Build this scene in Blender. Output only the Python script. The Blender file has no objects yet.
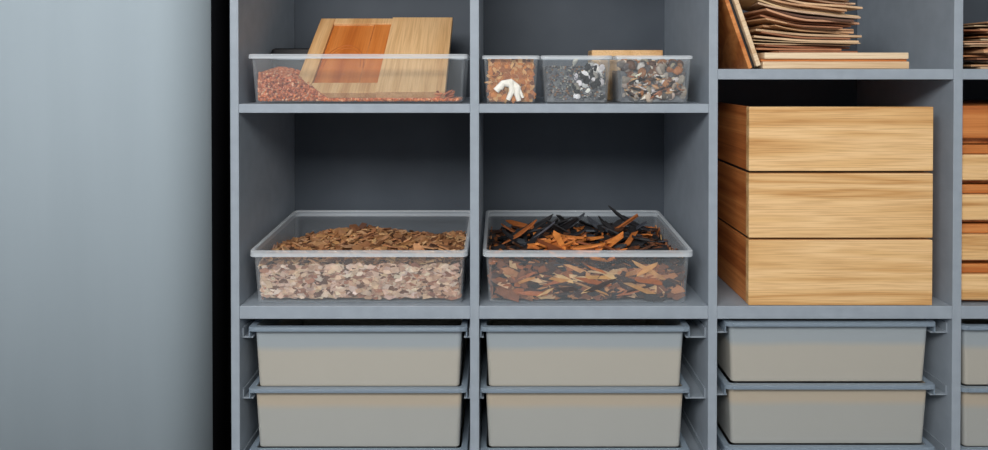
import bpy, bmesh, math, random
from mathutils import Vector, Matrix, Euler
random.seed(7)
sc=bpy.context.scene
try: sc.view_settings.view_transform='Standard'
except Exception as e: print(e)
D=1.47; EYE=1.4; S=.002; VX=500; VY=70
def X(px,y=0): return (px-VX)*S*(D+y)/D
def Z(py,y=0): return EYE+(VY-py)*S*(D+y)/D

# ---------------- materials
def newmat(n):
    m=bpy.data.materials.new(n); m.use_nodes=True
    nt=m.node_tree; return m,nt,nt.nodes['Principled BSDF']
def L(nt,a,b): nt.links.new(a,b)
def c4(c): return (c[0],c[1],c[2],1)
def s2l(r,g,b):
    f=lambda v:(v/255/12.92 if v/255<=.04045 else ((v/255+.055)/1.055)**2.4)
    return (f(r),f(g),f(b))
def noisy(name,c1,c2,scale=8,rough=.5,bump=0.02,stretch=(1,1,1),detail=5,spec=.4,lo=.35,hi=.65):
    m,nt,b=newmat(name)
    tc=nt.nodes.new('ShaderNodeTexCoord'); mp=nt.nodes.new('ShaderNodeMapping'); mp.inputs['Scale'].default_value=stretch
    nz=nt.nodes.new('ShaderNodeTexNoise'); nz.inputs['Scale'].default_value=scale; nz.inputs['Detail'].default_value=detail
    cr=nt.nodes.new('ShaderNodeValToRGB'); cr.color_ramp.elements[0].color=c4(c1); cr.color_ramp.elements[1].color=c4(c2)
    cr.color_ramp.elements[0].position=lo; cr.color_ramp.elements[1].position=hi
    L(nt,tc.outputs['Object'],mp.inputs[0]); L(nt,mp.outputs[0],nz.inputs['Vector']); L(nt,nz.outputs['Fac'],cr.inputs[0]); L(nt,cr.outputs[0],b.inputs['Base Color'])
    b.inputs['Roughness'].default_value=rough; b.inputs['Specular IOR Level'].default_value=spec
    if bump:
        bp=nt.nodes.new('ShaderNodeBump'); bp.inputs['Strength'].default_value=bump; bp.inputs['Distance'].default_value=.01
        L(nt,nz.outputs['Fac'],bp.inputs['Height']); L(nt,bp.outputs[0],b.inputs['Normal'])
    return m
def wood(name,c1,c2,c3,stretch=(1.0,16,24),rough=.45,amt=.45,bands=7):
    m,nt,b=newmat(name)
    tc=nt.nodes.new('ShaderNodeTexCoord'); mp=nt.nodes.new('ShaderNodeMapping'); mp.inputs['Scale'].default_value=stretch
    oi=nt.nodes.new('ShaderNodeObjectInfo'); mo=nt.nodes.new('ShaderNodeMath'); mo.operation='MULTIPLY'; mo.inputs[1].default_value=7
    L(nt,oi.outputs['Random'],mo.inputs[0]); 
    va=nt.nodes.new('ShaderNodeVectorMath'); va.operation='ADD'
    L(nt,tc.outputs['Object'],va.inputs[0]); L(nt,mo.outputs[0],va.inputs[1])
    n0=nt.nodes.new('ShaderNodeTexNoise'); n0.inputs['Scale'].default_value=.9; n0.inputs['Detail'].default_value=2; n0.inputs['Distortion'].default_value=.4
    mu=nt.nodes.new('ShaderNodeMath'); mu.operation='MULTIPLY'; mu.inputs[1].default_value=bands
    fr=nt.nodes.new('ShaderNodeMath'); fr.operation='PINGPONG'; fr.inputs[1].default_value=1
    cr=nt.nodes.new('ShaderNodeValToRGB'); e=cr.color_ramp.elements
    e[0].color=c4(c1); e[1].color=c4(c2); e[1].position=.55
    x=e.new(1.0); x.color=c4(c3)
    mp2=nt.nodes.new('ShaderNodeMapping'); mp2.inputs['Scale'].default_value=tuple((v*3 if v<2 else v*6) for v in stretch)
    n1=nt.nodes.new('ShaderNodeTexNoise'); n1.inputs['Scale'].default_value=3; n1.inputs['Detail'].default_value=6
    mx=nt.nodes.new('ShaderNodeMixRGB'); mx.blend_type='MULTIPLY'; mx.inputs[0].default_value=amt
    cr2=nt.nodes.new('ShaderNodeValToRGB'); cr2.color_ramp.elements[0].position=.35; cr2.color_ramp.elements[0].color=(.62,.50,.40,1); cr2.color_ramp.elements[1].position=.55
    L(nt,va.outputs[0],mp.inputs[0]); L(nt,mp.outputs[0],n0.inputs['Vector']); L(nt,va.outputs[0],mp2.inputs[0]); L(nt,mp2.outputs[0],n1.inputs['Vector'])
    L(nt,n0.outputs['Fac'],mu.inputs[0]); L(nt,mu.outputs[0],fr.inputs[0]); L(nt,fr.outputs[0],cr.inputs[0])
    L(nt,n1.outputs['Fac'],cr2.inputs[0]); L(nt,cr.outputs[0],mx.inputs[1]); L(nt,cr2.outputs[0],mx.inputs[2]); L(nt,mx.outputs[0],b.inputs['Base Color'])
    b.inputs['Roughness'].default_value=rough; b.inputs['Specular IOR Level'].default_value=.3
    return m
def clear(name,tint,fac_lo,fac_hi,rough=.15,tr=(.96,.975,.985)):
    m,nt,b=newmat(name)
    b.inputs['Base Color'].default_value=c4(tint); b.inputs['Roughness'].default_value=rough
    t=nt.nodes.new('ShaderNodeBsdfTransparent'); t.inputs[0].default_value=c4(tr)
    lw=nt.nodes.new('ShaderNodeLayerWeight'); lw.inputs[0].default_value=.35
    mr=nt.nodes.new('ShaderNodeMapRange'); mr.inputs['To Min'].default_value=fac_lo; mr.inputs['To Max'].default_value=fac_hi
    ms=nt.nodes.new('ShaderNodeMixShader'); out=nt.nodes['Material Output']
    L(nt,lw.outputs['Facing'],mr.inputs['Value']); L(nt,mr.outputs[0],ms.inputs[0]); L(nt,t.outputs[0],ms.inputs[1]); L(nt,b.outputs[0],ms.inputs[2]); L(nt,ms.outputs[0],out.inputs[0])
    return m
def attrmat(name,rough=.7,sc_=60,amt=.5):
    m,nt,b=newmat(name)
    a=nt.nodes.new('ShaderNodeAttribute'); a.attribute_name='Col'
    nz=nt.nodes.new('ShaderNodeTexNoise'); nz.inputs['Scale'].default_value=sc_; nz.inputs['Detail'].default_value=4
    tc=nt.nodes.new('ShaderNodeTexCoord'); L(nt,tc.outputs['Object'],nz.inputs['Vector'])
    cr=nt.nodes.new('ShaderNodeValToRGB'); cr.color_ramp.elements[0].position=.35; cr.color_ramp.elements[0].color=(.5,.46,.44,1); cr.color_ramp.elements[1].position=.6
    mx=nt.nodes.new('ShaderNodeMixRGB'); mx.blend_type='MULTIPLY'; mx.inputs[0].default_value=amt
    L(nt,nz.outputs['Fac'],cr.inputs[0]); L(nt,a.outputs['Color'],mx.inputs[1]); L(nt,cr.outputs[0],mx.inputs[2]); L(nt,mx.outputs[0],b.inputs['Base Color'])
    b.inputs['Roughness'].default_value=rough
    return m
M_shelf=noisy('shelf_grey_paint',s2l(148,158,169),s2l(155,165,176),scale=30,rough=.45,bump=.02)
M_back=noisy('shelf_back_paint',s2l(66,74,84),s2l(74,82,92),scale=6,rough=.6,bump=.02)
M_wall=noisy('wall_paint',s2l(156,169,178),s2l(159,172,181),scale=3,rough=.85,bump=.0,stretch=(5,1,.4),spec=.2)
M_dark=noisy('gap_shade_dark',s2l(20,20,24),s2l(24,25,29),scale=5,rough=.9,spec=.1)  # near-black colour painting in the shade of the gap beside the unit
M_floor=noisy('floor_concrete',s2l(110,108,104),s2l(130,128,124),scale=5,rough=.5)
M_ceil=noisy('ceiling_paint',s2l(210,210,208),s2l(216,216,214),scale=5,rough=.8)
M_oak=wood('light_oak',s2l(240,202,150),s2l(230,188,132),s2l(208,158,100),amt=.55)
M_pale=wood('pale_plank',s2l(238,216,184),s2l(228,200,164),s2l(214,180,140))
M_oakside=wood('oak_side',s2l(212,138,78),s2l(196,118,62),s2l(168,94,46),stretch=(16,1.0,24))
M_oakred=wood('oak_red',s2l(212,140,80),s2l(196,120,62),s2l(178,102,50))
M_door=wood('door_sample_wood',s2l(234,194,144),s2l(224,180,128),s2l(206,156,104),stretch=(16,1.0,16))
M_cherry=wood('cherry_panel',s2l(216,134,68),s2l(206,120,54),s2l(190,104,44),stretch=(16,1.0,16),amt=.3)
M_darkplastic=noisy('black_plastic',(.01,.01,.012),(.02,.02,.022),rough=.4)
M_clear=clear('clear_plastic',(.78,.82,.86),.045,.38)
M_clearrim=clear('clear_plastic_rim',(.80,.85,.90),.38,.75,rough=.22)
M_binrim=clear('bin_rim_plastic',s2l(150,166,182),.55,.9,rough=.25)
M_rail=noisy('rail_plastic',s2l(140,150,160),s2l(150,160,170),rough=.3)
M_attr=attrmat('chips')
M_attr2=attrmat('veneer',rough=.6,sc_=25,amt=.35)
M_fill1=noisy('chip_fill_pale',s2l(150,110,85),s2l(200,165,135),scale=60,rough=.9)
M_fill2=noisy('chip_fill_dark',s2l(40,26,18),s2l(110,70,45),scale=50,rough=.9)
M_soil=noisy('bark_soil',s2l(140,84,44),s2l(214,164,108),scale=45,rough=.9,bump=.6,lo=.4,hi=.6)
M_fill3=noisy('stone_fill',s2l(80,82,88),s2l(130,130,130),scale=60,rough=.9)
M_red=noisy('granule_fill',s2l(140,70,45),s2l(180,105,75),scale=120,rough=.9)
M_bone=noisy('bone_white',s2l(235,232,222),s2l(246,244,238),scale=30,rough=.5)
def binmat(name,up,low,zs):
    m,nt,b=newmat(name)
    tc=nt.nodes.new('ShaderNodeTexCoord'); sp=nt.nodes.new('ShaderNodeSeparateXYZ')
    nz=nt.nodes.new('ShaderNodeTexNoise'); nz.inputs['Scale'].default_value=9
    ad=nt.nodes.new('ShaderNodeMath'); ad.operation='MULTIPLY_ADD'; ad.inputs[1].default_value=.006
    cr=nt.nodes.new('ShaderNodeValToRGB'); mr=nt.nodes.new('ShaderNodeMapRange')
    mr.inputs['From Min'].default_value=zs-.006; mr.inputs['From Max'].default_value=zs+.008
    cr.color_ramp.elements[0].color=c4(low); cr.color_ramp.elements[1].color=c4(up)
    L(nt,tc.outputs['Object'],sp.inputs[0]); L(nt,tc.outputs['Object'],nz.inputs['Vector'])
    L(nt,nz.outputs['Fac'],ad.inputs[0]); L(nt,sp.outputs['Z'],ad.inputs[2]); L(nt,ad.outputs[0],mr.inputs['Value']); L(nt,mr.outputs[0],cr.inputs[0]); L(nt,cr.outputs[0],b.inputs['Base Color'])
    b.inputs['Roughness'].default_value=.32; b.inputs['Specular IOR Level'].default_value=.5
    # thin frosted plastic: let some light pass
    t=nt.nodes.new('ShaderNodeBsdfTransparent'); t.inputs[0].default_value=(.8,.85,.88,1)
    ms=nt.nodes.new('ShaderNodeMixShader'); ms.inputs[0].default_value=.86
    L(nt,t.outputs[0],ms.inputs[1]); L(nt,b.outputs[0],ms.inputs[2]); L(nt,ms.outputs[0],nt.nodes['Material Output'].inputs[0])
    return m
M_binA=binmat('frosted_bin_a',s2l(168,177,183),s2l(190,186,176),.082)
M_binB=binmat('frosted_bin_b',s2l(194,182,164),s2l(180,181,177),.088)

# ---------------- helpers
def obj(name,me,parent=None,mats=()):
    o=bpy.data.objects.new(name,me); sc.collection.objects.link(o)
    for m in mats: me.materials.append(m)
    if parent: o.parent=parent
    return o
def empty(name,loc=(0,0,0)):
    o=bpy.data.objects.new(name,None); o.location=loc; sc.collection.objects.link(o); return o
def box(name,x0,x1,y0,y1,z0,z1,mat,parent=None,bev=.0015):
    bm=bmesh.new(); bmesh.ops.create_cube(bm,size=1)
    cx,cy,cz=(x0+x1)/2,(y0+y1)/2,(z0+z1)/2
    for v in bm.verts: v.co=Vector((v.co.x*(x1-x0),v.co.y*(y1-y0),v.co.z*(z1-z0)))
    if bev: bmesh.ops.bevel(bm,geom=bm.edges[:],offset=bev,segments=2,affect='EDGES',profile=.5)
    me=bpy.data.meshes.new(name); bm.to_mesh(me); bm.free()
    o=obj(name,me,parent,[mat]); o.location=(cx,cy,cz)
    if parent: o.location-=parent.location
    return o
def rrect(cx,cy,w,d,r,n=5):
    pts=[]
    for (sx,sy,a0) in ((1,1,0),(-1,1,90),(-1,-1,180),(1,-1,270)):
        for i in range(n+1):
            a=math.radians(a0+90*i/n)
            pts.append((cx+sx*(w/2-r)+r*math.cos(a),cy+sy*(d/2-r)+r*math.sin(a)))
    return pts
def tub(name,x0,x1,y0,y1,z0,z1,taper,mats,rimw=.006,rimh=.01,th=.002,r=.018,backup=0,parent=None,lipdrop=True,foot=.003,rtop=None):
    cx,cy=(x0+x1)/2,(y0+y1)/2; W=x1-x0; Dp=y1-y0; h=z1-z0
    rings=[]; rt=rtop or r+rimw*.5
    def ring(ins,z,rr): rings.append((W-2*ins,Dp-2*ins,max(rr,.002),z))
    t=taper
    ring(rimw+t+foot,0,r*.8); ring(rimw+t,foot,r); 
    ring(rimw+t*.05,h-rimh,r)
    if lipdrop: ring(rimw,h-rimh*.55,r); ring(0.0,h-rimh,rt)
    else: ring(0.0,h-rimh*.3,rt)
    ring(0,h-.0015,rt); ring(.0012,h,rt)
    ring(rimw+th-.0015,h,r); ring(rimw+th,h-.002,r)
    ring(rimw+t+th,foot+th,r); ring(rimw+t+foot+th,th,r*.8)
    bm=bmesh.new(); vr=[]
    for (w,d,rr,z) in rings:
        vs=[]
        for (px,py) in rrect(0,0,w,d,rr):
            zz=z*(1+backup/h*(py/Dp+.5)) 
            vs.append(bm.verts.new((px,py,zz)))
        vr.append(vs)
    nrim=(2,len(rings)-4)
    for i in range(len(vr)-1):
        a,b=vr[i],vr[i+1]; n=len(a)
        for j in range(n):
            f=bm.faces.new((a[j],a[(j+1)%n],b[(j+1)%n],b[j])); f.smooth=False
            f.material_index=1 if nrim[0]<=i<=nrim[1] else 0
    bm.faces.new(vr[0][::-1]); bm.faces.new(vr[-1])
    bmesh.ops.recalc_face_normals(bm,faces=bm.faces[:])
    me=bpy.data.meshes.new(name); bm.to_mesh(me); bm.free()
    o=obj(name,me,parent,mats); o.location=Vector((cx,cy,z0))-(parent.location if parent else Vector())
    return o
class MB:
    def __init__(s): s.v=[];s.f=[];s.c=[]
    def add(s,vs,fs,col):
        b=len(s.v); s.v+=[tuple(v) for v in vs]; s.f+=[tuple(i+b for i in f) for f in fs]; s.c+=[col]*len(fs)
    def chip(s,loc,l,w,t,rot,col,n=None,bend=0):
        n=n or random.choice((4,5,6)); pts=[]
        ph=random.random()*6
        for i in range(n):
            a=ph+2*math.pi*(i+random.uniform(-.25,.25))/n; k=random.uniform(.75,1.15)
            pts.append((math.cos(a)*l/2*k,math.sin(a)*w/2*k))
        vs=[]
        for z in (-t/2,t/2):
            for (x,y) in pts: vs.append(Vector(loc)+rot@Vector((x,y,z+bend*(x/l)**2*l)))
        fs=[tuple(range(n))[::-1],tuple(range(n,2*n))]+[(i,(i+1)%n,n+(i+1)%n,n+i) for i in range(n)]
        s.add(vs,fs,col)
    def blob(s,loc,sx,sy,sz,rot,col,nu=7,nv=4):
        vs=[rot@Vector((0,0,sz))]
        for j in range(1,nv):
            th=math.pi*j/nv
            for i in range(nu):
                a=2*math.pi*i/nu; k=random.uniform(.85,1.1)
                vs.append(rot@Vector((sx*math.sin(th)*math.cos(a)*k,sy*math.sin(th)*math.sin(a)*k,sz*math.cos(th))))
        vs.append(rot@Vector((0,0,-sz))); vs=[Vector(loc)+v for v in vs]
        fs=[(0,1+i,1+(i+1)%nu) for i in range(nu)]
        for j in range(nv-2):
            for i in range(nu): fs.append((1+j*nu+i,1+(j+1)*nu+i,1+(j+1)*nu+(i+1)%nu,1+j*nu+(i+1)%nu))
        l=len(vs)-1; b=1+(nv-2)*nu
        fs+=[(l,b+(i+1)%nu,b+i) for i in range(nu)]
        s.add(vs,fs,col)
    def build(s,name,mat,parent=None,smooth=False,core=None):
        me=bpy.data.meshes.new(name); me.from_pydata(s.v,[],s.f)
        at=me.color_attributes.new('Col','FLOAT_COLOR','CORNER')
        d=[]
        for f,c in zip(s.f,s.c): d+=[c[0],c[1],c[2],1.0]*len(f)
        at.data.foreach_set('color',d)
        if smooth: me.polygons.foreach_set('use_smooth',[True]*len(s.f))
        me.update()
        o=obj(name,me,parent,[mat])
        if core: core.parent=o
        return o
def jit(c,a=.2):
    k=random.uniform(1-a,1+a); return (c[0]*k,c[1]*k*random.uniform(.95,1.05),c[2]*k*random.uniform(.9,1.1))
def pick(pal):
    t=sum(p[0] for p in pal); r=random.random()*t
    for p in pal:
        r-=p[0]
        if r<=0: return jit(s2l(*p[1]))
    return jit(s2l(*pal[-1][1]))
def heap(name,x0,x1,y0,y1,z0,hf,mat,ins=0,nx=40,ny=24,parent=None):
    vs=[];fs=[]
    for j in range(ny+1):
        for i in range(nx+1):
            u,v=i/nx,j/ny; x=x0+(x1-x0)*u; y=y0+(y1-y0)*v
            vs.append((x,y,hf(u,v)))
    N=len(vs)
    for j in range(ny+1):
        for i in range(nx+1):
            u,v=i/nx,j/ny; x=x0+ins+(x1-x0-2*ins)*u; y=y0+ins+(y1-y0-2*ins)*v
            vs.append((x,y,z0))
    w=nx+1
    for j in range(ny):
        for i in range(nx):
            a=j*w+i; fs.append((a,a+1,a+w+1,a+w)); fs.append((N+a,N+a+w,N+a+w+1,N+a+1))
    for i in range(nx):
        fs.append((i,N+i,N+i+1,i+1)); a=ny*w+i; fs.append((a,a+1,N+a+1,N+a))
    for j in range(ny):
        a=j*w; fs.append((a,a+w,N+a+w,N+a)); a=j*w+nx; fs.append((a,N+a,N+a+w,a+w))
    me=bpy.data.meshes.new(name); me.from_pydata(vs,[],fs); 
    return obj(name,me,parent,[mat])
def R(a,b,c): return Euler((a,b,c)).to_matrix()
U=random.uniform

# ---------------- room
box('floor',-3,3,-3.5,.6,-.05,0,M_floor,bev=0)
box('ceiling',-3,3,-3.5,.6,2.75,2.8,M_ceil,bev=0)
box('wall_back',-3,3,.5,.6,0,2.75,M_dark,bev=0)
box('wall_right',3,3.1,-3.5,.6,0,2.75,M_wall,bev=0)
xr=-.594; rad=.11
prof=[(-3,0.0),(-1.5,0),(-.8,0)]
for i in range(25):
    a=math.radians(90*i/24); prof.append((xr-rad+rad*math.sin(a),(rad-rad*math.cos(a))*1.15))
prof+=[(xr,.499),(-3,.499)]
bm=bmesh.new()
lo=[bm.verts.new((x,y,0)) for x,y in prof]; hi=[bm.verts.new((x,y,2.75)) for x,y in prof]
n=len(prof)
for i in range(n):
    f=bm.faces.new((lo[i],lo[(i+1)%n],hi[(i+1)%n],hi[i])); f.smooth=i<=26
    f.material_index=1 if i>=20 else 0  # faces turning into the gap take the painted shade colour
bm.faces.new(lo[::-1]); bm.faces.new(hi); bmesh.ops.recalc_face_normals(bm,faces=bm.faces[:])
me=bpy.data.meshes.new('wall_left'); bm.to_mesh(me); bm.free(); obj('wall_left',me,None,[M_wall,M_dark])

# ---------------- shelving unit
DEP=.40
unit=empty('shelving_unit')
vb=[(230,238.5),(470,479),(709,718),(954,963),(1195,1204)]
ZT=2.3
for i,(a,b) in enumerate(vb): box('upright_%d'%(i+1),X(a),X(b),0,DEP,0,ZT,M_shelf,unit,.001)
box('outer_side_skin',X(230)-.002,X(230),.003,DEP,0,ZT,M_dark,unit,0)  # thin dark sheet added to blacken the side facing the gap
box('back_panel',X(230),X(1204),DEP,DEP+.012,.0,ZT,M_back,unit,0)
def shelf(nm,c,py0,py1):
    box(nm,X(vb[c][1]),X(vb[c+1][0]),.001,DEP,Z(py1),Z(py0),M_shelf,unit,.001)
for c in range(4):
    if c<2: shelf('shelf_a%d'%c,c,103,112); shelf('shelf_top%d'%c,c,-112,-103)
    else: shelf('shelf_a%d'%c,c,68,78.5); shelf('shelf_top%d'%c,c,-150,-141)
    shelf('shelf_b%d'%c,c,306,319)
    box('plinth_%d'%c,X(vb[c][1]),X(vb[c+1][0]),.001,DEP,.06,.078,M_shelf,unit,.001)
    box('cap_%d'%c,X(vb[c][1]),X(vb[c+1][0]),.001,DEP,ZT-.018,ZT,M_shelf,unit,.001)

# ---------------- clear trays middle row
z2=Z(306)+.0005
def pile_tray(name,xa,xb,ya,yb,pal,fill,pt,size,nt_,nw,hfun,tname):
    tub(tname,xa,xb,ya,yb,z2,Z(251),.006,[M_clear,M_clearrim],rimw=.006,rimh=.012,r=.012,backup=.02,foot=.003,rtop=.013)
    ix0,ix1,iy0,iy1=xa+.022,xb-.022,ya+.024,yb-.024
    base=z2+.006
    core=heap(name,ix0,ix1,iy0,iy1,base,lambda u,v:hfun(u,v)-.008,fill,ins=.004)
    mb=MB()
    for i in range(nt_):
        u,v=random.random(),random.random()
        x=ix0-.004+(ix1-ix0+.008)*u; y=iy0-.004+(iy1-iy0+.008)*v; z=hfun(u,v)+U(-.006,.006)
        l=size*U(.5,1.5); mb.chip((x,y,z),l,l*U(.35,.8),U(.0015,.004),R(U(-.45,.45),U(-.45,.45),U(0,6.3)),pick(pt))
    for i in range(nw):
        side=random.random(); zz=random.random()
        l=size*U(.5,1.4)
        if side<.6:
            u=random.random(); h=hfun(u,0)
            z=base+.006+(h-base-.008)*zz; yy=ya+.012+.006*(1-zz)+U(0,.006)
            x=xa+.024+(xb-xa-.048)*u
            mb.chip((x,yy,z),l,l*U(.3,.7),.002,R(math.pi/2+U(-.25,.25),U(-.5,.5),U(-.15,.15)),pick(pal))
        else:
            v=random.random(); sx=1 if side<.8 else -1
            h=hfun(1 if sx>0 else 0,v); z=base+.008+(h-base-.010)*zz
            q=.013+.006*(1-zz)
            xx=(xb-q) if sx>0 else (xa+q)
            y=ya+.026+(yb-ya-.052)*v
            mb.chip((xx,y,z),l,l*.5,.002,R(U(-.3,.3),math.pi/2+U(-.2,.2),0),pick(pal))
    return mb,core
pal1=[(4,(226,190,162)),(3,(206,162,134)),(2,(240,214,192)),(1.6,(164,110,82)),(1.1,(112,72,48))]
pal1t=[(4,(188,138,94)),(3,(168,116,76)),(1.6,(208,164,118)),(1.6,(134,88,56)),(1,(92,58,36))]
def h1(u,v): return z2+.078+.008*v+.007*math.sin(7*u+2)*math.sin(5*v)-.010*max(0,1-u/.2)*v-.006*v*v
mb,core=pile_tray('wood_chip_core',X(247.5),X(467.5),.003,.335,pal1,M_fill1,pal1t,.020,2300,2300,h1,'clear_storage_tray')
for i in range(140):
    u,v=U(.05,.95),U(.1,.95); l=U(.02,.04)
    mb.chip((X(262)+(X(454)-X(262))*u,.03+.27*v,h1(u,v)+U(.004,.01)),l,l*U(.4,.8),.003,R(U(-.7,.7),U(-.7,.7),U(0,6.3)),pick(pal1t),bend=.1)
mb.build('wood_chips',M_attr,core=core)
pal2=[(3,(134,80,50)),(2.6,(70,42,30)),(2,(196,134,86)),(1.2,(34,28,28)),(1.2,(220,176,128)),(1.2,(160,90,46))]
pal2t=[(3,(124,72,40)),(3,(38,36,38)),(1.2,(196,114,50)),(2,(80,50,34)),(1,(58,62,70))]
def h2(u,v): return z2+.076+.010*v+.009*math.sin(6*u+1)*math.sin(6*v+1)
mb,core=pile_tray('bark_core',X(482.5),X(695),.003,.335,pal2,M_fill2,pal2t,.028,900,1000,h2,'clear_storage_tray')
for i in range(120):
    u=U(.08,.9); v=U(.08,.9); x=X(500)+(X(680)-X(500))*u; y=.04+.26*v
    c=pick([(4,(32,31,34)),(1.5,(190,112,50)),(2,(90,55,34)),(1,(60,66,76))])
    if .2<u<.7 and v<.5: c=pick([(4,(222,134,64)),(1,(130,70,34))])
    mb.chip((x,y,h2(u,v)+U(.006,.022)),U(.04,.09),U(.01,.028),.004,R(U(-.5,.5),U(-.5,.5),U(0,6.3)),c,bend=.15)
for i in range(26):
    u=U(.05,.95); v=U(.4,.85)
    mb.chip((X(500)+(X(670)-X(500))*u,.04+.26*v,h2(u,v)+U(.02,.034)),U(.07,.11),U(.012,.022),.003,R(U(-.7,.7),-U(.2,.65)*random.choice((1,-1)),U(-.7,.7)),pick([(3,(34,34,38)),(1,(72,76,86)),(1,(170,96,46))]),n=6,bend=.2)
for i in range(34):
    u=U(.1,.9); z=U(z2+.018,z2+.072); big=U(.04,.085)
    mb.chip((X(508)+(X(670)-X(508))*u,.0165-.004*(z-z2)/.1+U(0,.003),z),big,U(.006,.013),.003,R(math.pi/2,U(-.6,.6),0),pick([(2,(228,188,138)),(1.5,(208,152,96)),(1,(180,104,60)),(1,(60,40,32))]))
mb.build('bark_pieces',M_attr,core=core)

# ---------------- top row tray
z1=Z(103)+.0005
tub('clear_storage_tray',X(247),X(467.5),.003,.18,z1,Z(53),.006,[M_clear,M_clearrim],rimw=.005,rimh=.009,r=.008,rtop=.009)
xa,xb=X(248)+.016,X(467)-.016
def hg(u,v): return z1+.012+.066*max(0,1-(u/.34)**2)*(.8+.2*v)-.003
core=heap('granule_core',xa,xb,.022,.15,z1+.004,lambda u,v:hg(u,v)-.003,M_red)
mb=MB(); palr=[(3,(206,116,72)),(2,(222,142,98)),(1.5,(168,86,50)),(.8,(236,180,140))]
for i in range(3400):
    u=random.random()**1.7; v=random.random()
    if random.random()<.5: y=.0185+U(-.002,.003); z=z1+.006+(hg(u,0)-z1-.006)*random.random()
    else: y=.02+.13*v; z=hg(u,v)-.002
    mb.blob((xa+(xb-xa)*u,y,z),.0035,.0028,.0022,R(U(0,3),U(0,3),0),pick(palr),5,3)
for i in range(40):
    mb.chip((U(X(435),X(450)),U(.03,.1),z1+U(.008,.022)),U(.01,.03),U(.006,.012),.002,R(U(-.5,.5),U(-.5,.5),U(0,6)),pick(palr))
mb.build('bark_granules',M_attr,core=core)
door=empty('cabinet_door_sample',(-.424,.036,z1+.010))
v0=Vector((0,.242,.166)); ang=math.atan2(v0.z,v0.y); ln=v0.length+.005
def dbox(nm,x0,x1,y0,y1,z0,z1_,mat):
    o=box(nm,x0,x1,y0,y1,z0,z1_,mat,None,.0012); o.parent=door; return o
dw=.312; t=.014
dbox('stile_left',0,.034,0,ln,0,t,M_door)
dbox('rail_bottom',.034,.17,0,.035,0,t,M_door)
dbox('rail_top',.034,.17,ln-.024,ln,0,t,M_door)
dbox('cherry_inset',.034,.130,.035,ln-.024,0,t*.6,M_cherry)
dbox('stile_mid',.130,.17,.035,ln-.024,0,t*.8,M_cherry)
dbox('stile_line',.129,.1315,.035,ln-.024,0,t*.86,M_oakred)
dbox('panel_right',.17,dw,0,ln,-.002,t+.003,M_door)
cu=bpy.data.curves.new('carved_arc','CURVE'); cu.dimensions='3D'; cu.bevel_depth=.0009
for rr,cyy in ((.046,.10),(.040,.10)):
    sp=cu.splines.new('POLY'); sp.points.add(24)
    for i in range(25):
        a=math.pi*i/24
        sp.points[i].co=(.082+rr*math.cos(a),cyy+rr*1.9*math.sin(a),t*.6,1)
ao=bpy.data.objects.new('carved_arc',cu); sc.collection.objects.link(ao); cu.materials.append(noisy('arc_stain',s2l(180,100,46),s2l(188,108,52))); ao.parent=door
door.rotation_euler=(ang,0,0)
box('black_lid',X(272,.2),X(318,.2),.183,.25,z1,z1+.117,M_darkplastic,None,.01)

# ---------------- small boxes
def sbox(x0,x1): return tub('small_clear_box',x0,x1,.003,.15,z1,Z(54.5),.006,[M_clear,M_clearrim],rimw=.003,rimh=.007,r=.007,rtop=.008)
bx=[(X(482),X(540)),(X(541),X(613)),(X(616),X(694))]
for a,b in bx: sbox(a,b)
def smallheap(nm,i,h,mat):
    a,b=bx[i]; return heap(nm,a+.012,b-.012,.018,.134,z1+.003,lambda u,v:z1+h+.003*math.sin(9*u+i)*math.sin(8*v),mat,ins=.002,nx=16,ny=16)
core=smallheap('bark_mulch',0,.088,M_soil)
mb=MB()
for i in range(300):
    a,b=bx[0]; mb.chip((U(a+.012,b-.012),.0165+U(-.0005,.0015),U(z1+.008,z1+.088)),U(.008,.020),U(.006,.013),.0015,R(math.pi/2,U(-3,3),0),pick([(2.4,(206,128,62)),(1.6,(222,170,112)),(1,(130,76,40)),(1.4,(184,110,54))]))
for i in range(260):
    a,b=bx[0]; mb.chip((U(a+.014,b-.014),U(.02,.13),z1+.089),U(.006,.016),U(.003,.008),.0015,R(U(-.5,.5),U(-.5,.5),U(0,6)),pick([(2,(196,126,70)),(2,(215,175,130)),(1.5,(110,66,38))]))
mb.build('bark_flakes',M_attr,core=core)
cu=bpy.data.curves.new('white_coral','CURVE'); cu.dimensions='3D'; cu.bevel_depth=.0058; cu.bevel_resolution=3
def cz(px,py): return (X(px,.01),.0125,Z(py,.01),1)
for pts in (((496,90),(503,82),(511,80),(518,85),(523,97)),((511,80),(512,90),(508,99)),((503,82),(500,88)),((518,85),(517,93),(519,100)),((505,82),(511,84),(516,87))):
    sp=cu.splines.new('POLY'); sp.points.add(len(pts)-1)
    for i,p in enumerate(pts):
        sp.points[i].co=cz(*p); sp.points[i].radius=1.25-.2*i
o=bpy.data.objects.new('white_coral',cu); sc.collection.objects.link(o); cu.materials.append(M_bone)
core=smallheap('gravel_core',1,.072,M_fill3)
mb=MB(); a,b=bx[1]
for i in range(900):
    u=random.random(); x=a+.013+(b-a-.026)*u; z=U(z1+.008,z1+.076)
    if random.random()<.6: y=.0175
    else: y=U(.02,.13); z=z1+.074
    mb.blob((x,y,z),.003,.002,.0024,R(U(0,3),0,U(0,3)),pick([(2,(126,128,132)),(1.4,(80,80,84)),(.8,(180,176,166)),(.8,(150,112,84))]),5,3)
for i in range(52):
    x=a+.015+(b-a-.030)*U(.46,1); z=U(z1+.012,z1+.088) ; y=.0165+U(-.001,.003)
    if z>z1+.076: y=U(.02,.08)
    c=pick([(3,(250,246,240)),(1.8,(22,22,24)),(.5,(170,160,150))]); s=U(.006,.011)
    mb.blob((x,y,z),s,s*.4,s*U(.5,.9),R(U(-.3,.3),U(0,3),U(-.3,.3)),c,7,4)
mb.build('black_white_chips',M_attr,core=core)
core=smallheap('shell_core',2,.064,M_fill3)
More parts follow.
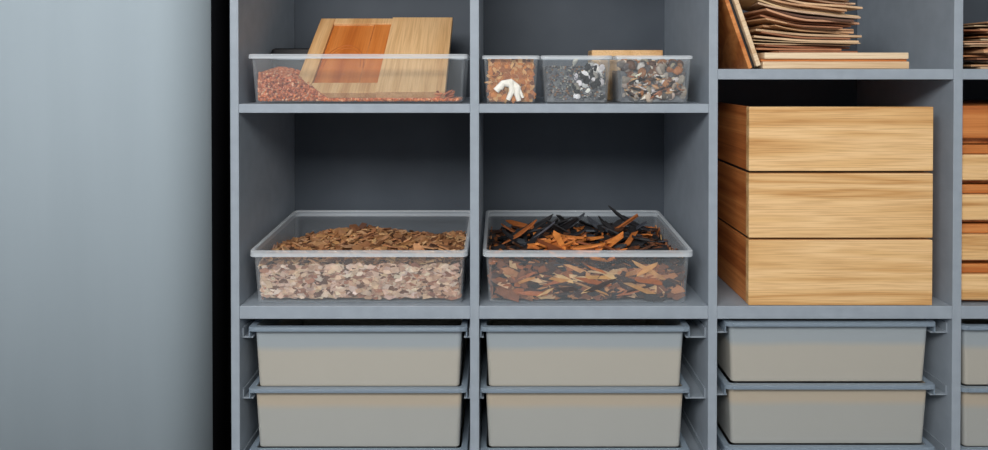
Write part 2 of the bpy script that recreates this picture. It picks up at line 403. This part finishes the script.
mb=MB(); a,b=bx[2]
pals=[(2,(166,152,138)),(1.3,(210,192,172)),(1.6,(98,88,84)),(1.6,(172,112,66)),(.9,(236,228,216)),(1.2,(112,70,44))]
for i in range(200):
    x=U(a+.018,b-.018); z=U(z1+.012,z1+.078); y=.018+U(-.002,.002)
    if random.random()<.35: y=U(.022,.125); z=z1+.072+U(0,.012)
    s=U(.005,.013)
    mb.blob((x,y,z),s,s*.35,s*.7,R(U(-.5,.5),U(0,3),U(-.5,.5)),pick(pals),8,5)
for i in range(46):
    mb.chip((U(a+.028,b-.028),.0142,U(z1+.012,z1+.06)),U(.02,.038),U(.004,.009),.002,R(math.pi/2,U(-.7,.7),0),pick([(1,(206,156,110)),(1.2,(166,104,62)),(.8,(236,226,210)),(.8,(90,60,44))]))
mb.build('sea_shells',M_attr,smooth=True,core=core)
wb=box('wood_block',X(590,.2),X(660,.2),.17,.24,z1,Z(49.5,.2),M_door,None,.002)

# ---------------- drawer chest
cab=empty('wooden_drawer_chest')
rows=[(106,170.5),(173,237.7),(240,306)]
cx0,cx1=X(750),X(935)
for i,(a,b) in enumerate(rows):
    za,zb=Z(a),Z(b)+(.0005 if i==2 else 0)
    box('drawer_front_%d'%(i+1),cx0,cx1,.004,.022,zb,za,M_oak,cab,.0015)
    box('drawer_box_side_l%d'%(i+1),cx0+.001,cx0+.015,.022,.37,zb,za-.001,M_oakside,cab,.001)
    box('drawer_box_side_r%d'%(i+1),cx1-.015,cx1-.001,.022,.37,zb,za-(.03 if i==0 else .001),M_oakside,cab,.001)
    box('drawer_box_back_%d'%(i+1),cx0+.015,cx1-.015,.356,.37,zb,za-.035,M_oakside,cab,.001)
    box('drawer_box_base_%d'%(i+1),cx0+.015,cx1-.015,.022,.356,zb+.006,zb+.012,M_oakside,cab,0)
    if i<2: box('gap_dark_fill_%d'%(i+1),cx0+.004,cx1-.004,.03,.36,Z(rows[i+1][0]),zb,M_darkplastic,cab,0)  # black fill added to keep the gap between drawers dark

# ---------------- col 4 stack of wooden trays
st=empty('wooden_tray_stack')
x0,x1=X(963)+.004,X(1195)-.008
for i in range(5):
    top=104+40.3*i
    zt,zb=Z(top),Z(top+40.1)
    box('tray_body_%d'%i,x0,x1,.03,.36,zb,Z(top+2),M_oakside,st,.001)
    if i==0: box('tray_front_0',x0,x1,.008,.03,Z(top+34),Z(top+1),M_oakred,st,.003)
    else:
        box('tray_front_%d'%i,x0,x1,.008,.03,Z(top+36),Z(top+10),M_oak,st,.003)
        box('tray_edge_%d'%i,x0,x1,.016,.03,Z(top+9.5),Z(top+.5),M_oakred,st,.002)

# ---------------- col 3 top
zs=Z(68)+.0005
pk=empty('plank_stack')
box('plank_1',X(764),X(911),.006,.17,zs,Z(60.5),M_pale,pk); box('plank_2',X(763),X(910),.012,.17,Z(60.4),Z(58),M_oakred,pk,.0006); box('plank_3',X(766),X(911),.008,.17,Z(57.9),Z(51.5),M_pale,pk)
def sheets(name,cx,cy,w,d,z0,n,pal,th=(.0015,.004),gap=.001,yaw=.25,rise=.02,tilt=0.0):
    mb=MB(); z=z0
    for k in range(n):
        t=U(*th); ww=w*U(.74,1.1); dd=d*U(.85,1.05); ya=U(-yaw,yaw); ox=U(-.014,.014); oy=U(-.012,.012)
        cur=(k/n)*rise*U(.5,1.3); ph=U(0,6); wob=U(.001,.004)*(k/n)
        N=14; vs=[]
        for s in (0,t):
            for j in (0,1):
                for i in range(N+1):
                    u=i/N-.5; x=u*ww; y=(j-.5)*dd
                    zz=z+s+cur*(max(0,-u)*2)**1.6+wob*(1+math.sin(u*7+ph))+tilt*(.5-u)*k/n
                    vs.append((cx+ox+x*math.cos(ya)-y*math.sin(ya),cy+oy+x*math.sin(ya)+y*math.cos(ya),zz))
        M=N+1; fs=[]
        for i in range(N):
            fs+=[(i,M+i,M+i+1,i+1),(2*M+i,2*M+i+1,3*M+i+1,3*M+i),(i,i+1,2*M+i+1,2*M+i),(M+i,3*M+i,3*M+i+1,M+i+1)]
        fs+=[(0,2*M,3*M,M),(N,M+N,3*M+N,2*M+N)]
        mb.add(vs,fs,pick(pal)); z+=t+gap*U(.3,2.4)
    return mb.build(name,M_attr2)
palv=[(3,(196,150,112)),(3,(216,182,146)),(2,(150,98,68)),(1,(104,66,46)),(1.2,(232,206,174)),(1.4,(176,118,78))]
sheets('veneer_sheets',X(812),.10,.215,.14,Z(51.5)+.0005,28,palv,rise=.03,tilt=.03,yaw=.18,th=(.0015,.0045),gap=.0009)
sheets('veneer_sheets',X(1076),.12,.20*2.05,.2,zs,22,palv,rise=.0,yaw=.03)
lb=empty('leaning_board')
Hh=.205; an=math.atan2(X(757)-X(718)-.006,Hh)
for k,(off,m_,t_,dd) in enumerate(((0,M_pale,.009,.24),(-.0085,M_darkplastic,.006,.22),(-.0160,M_oakred,.008,.23))):
    o=box('board_%d'%(k+1),-t_/2,t_/2,-dd/2,dd/2,0,.215-.016*k,m_,None,.001); o.parent=lb; o.location.x+=off
lb.rotation_euler=(0,-an,0); lb.location=(X(761)-.002,.126,zs+.006)

# ---------------- bins with rails
def bin_(c,r,x0,x1,py0,py1,mat,y0=.003):
    e=empty('storage_bin',(0,0,0))
    zt=Z(py0); zb=Z(py1)
    tub('bin_body',x0,x1,y0,.37,zb,zt,.006,[mat,M_binrim],rimw=.011,rimh=.008,r=.008,parent=e,lipdrop=True,foot=.002,rtop=.009)
    for sx,xx in ((-1,x0),(1,x1)):
        box('rim_hook_%d'%(sx+2),xx-.003 if sx>0 else xx,xx if sx>0 else xx+.003,y0+.006,.36,zt-.022,zt-.006,M_binrim,e,.001)
    box('front_lip',x0+.014,x1-.014,y0-.0025,y0+.002,zt-.008,zt-.001,M_binrim,e,.0015)
cols=[(246,467,328,390,452.5),(480,692,328,390,452.5),(727,940,323,386.5,449.5),(962,1188,326.5,389.5,451.5)]
for c,(xa_,xb_,*ys) in enumerate(cols):
    ys=ys+[ys[-1]+62.5,ys[-1]+125,ys[-1]+187.5]
    L0,R0=X(vb[c][1]),X(vb[c+1][0])
    for r,py in enumerate(ys):
        bin_(c,r,X(xa_)+(.004 if c==3 else 0),X(xb_),py,py+63.5,M_binA if r%2==0 else M_binB)
        zt=Z(py)-.0235
        for nm,a,b in (('l',L0,X(xa_)+.007),('r',X(xb_)-.007,R0)):
            box('rail_%d_%d_%s'%(c,r,nm),a,b,.016,.39,zt-.002,zt+.0008,M_rail,unit,.0005)
            w=.003
            aa,bb=(a,a+w) if nm=='l' else (b-w,b)
            box('rail_web_%d_%d_%s'%(c,r,nm),aa,bb,.016,.39,zt+.0008,zt+.018,M_rail,unit,.0005)

# ---------------- lights
w=bpy.data.worlds.new('world'); sc.world=w; w.use_nodes=True
w.node_tree.nodes['Background'].inputs[0].default_value=(.88,.93,1,1); w.node_tree.nodes['Background'].inputs[1].default_value=.42
def area(name,loc,tgt,size,sy,e,col):
    l=bpy.data.lights.new(name,'AREA'); l.shape='RECTANGLE'; l.size=size; l.size_y=sy; l.energy=e; l.color=col
    o=bpy.data.objects.new(name,l); o.location=loc; sc.collection.objects.link(o)
    o.rotation_euler=(Vector(tgt)-Vector(loc)).to_track_quat('-Z','Y').to_euler(); return o
area('ceiling_lamp',(-.75,-2.3,2.6),(0,0,1.1),1.6,1.0,84,(1,.98,.95))
area('ceiling_lamp',(1.3,-2.4,2.5),(.3,0,1.1),1.2,.8,20,(1,.96,.9))

cam=bpy.data.cameras.new('camera'); co=bpy.data.objects.new('camera',cam); sc.collection.objects.link(co); sc.camera=co
p=math.radians(.6); co.location=(0,-D,EYE); co.rotation_euler=(math.pi/2-p,0,0)
f=D/S; cam.sensor_width=36; cam.lens=f/988*36
cam.shift_x=-6/988; cam.shift_y=-((225-VY)-f*math.tan(p))/988+.001
cam.clip_start=.01
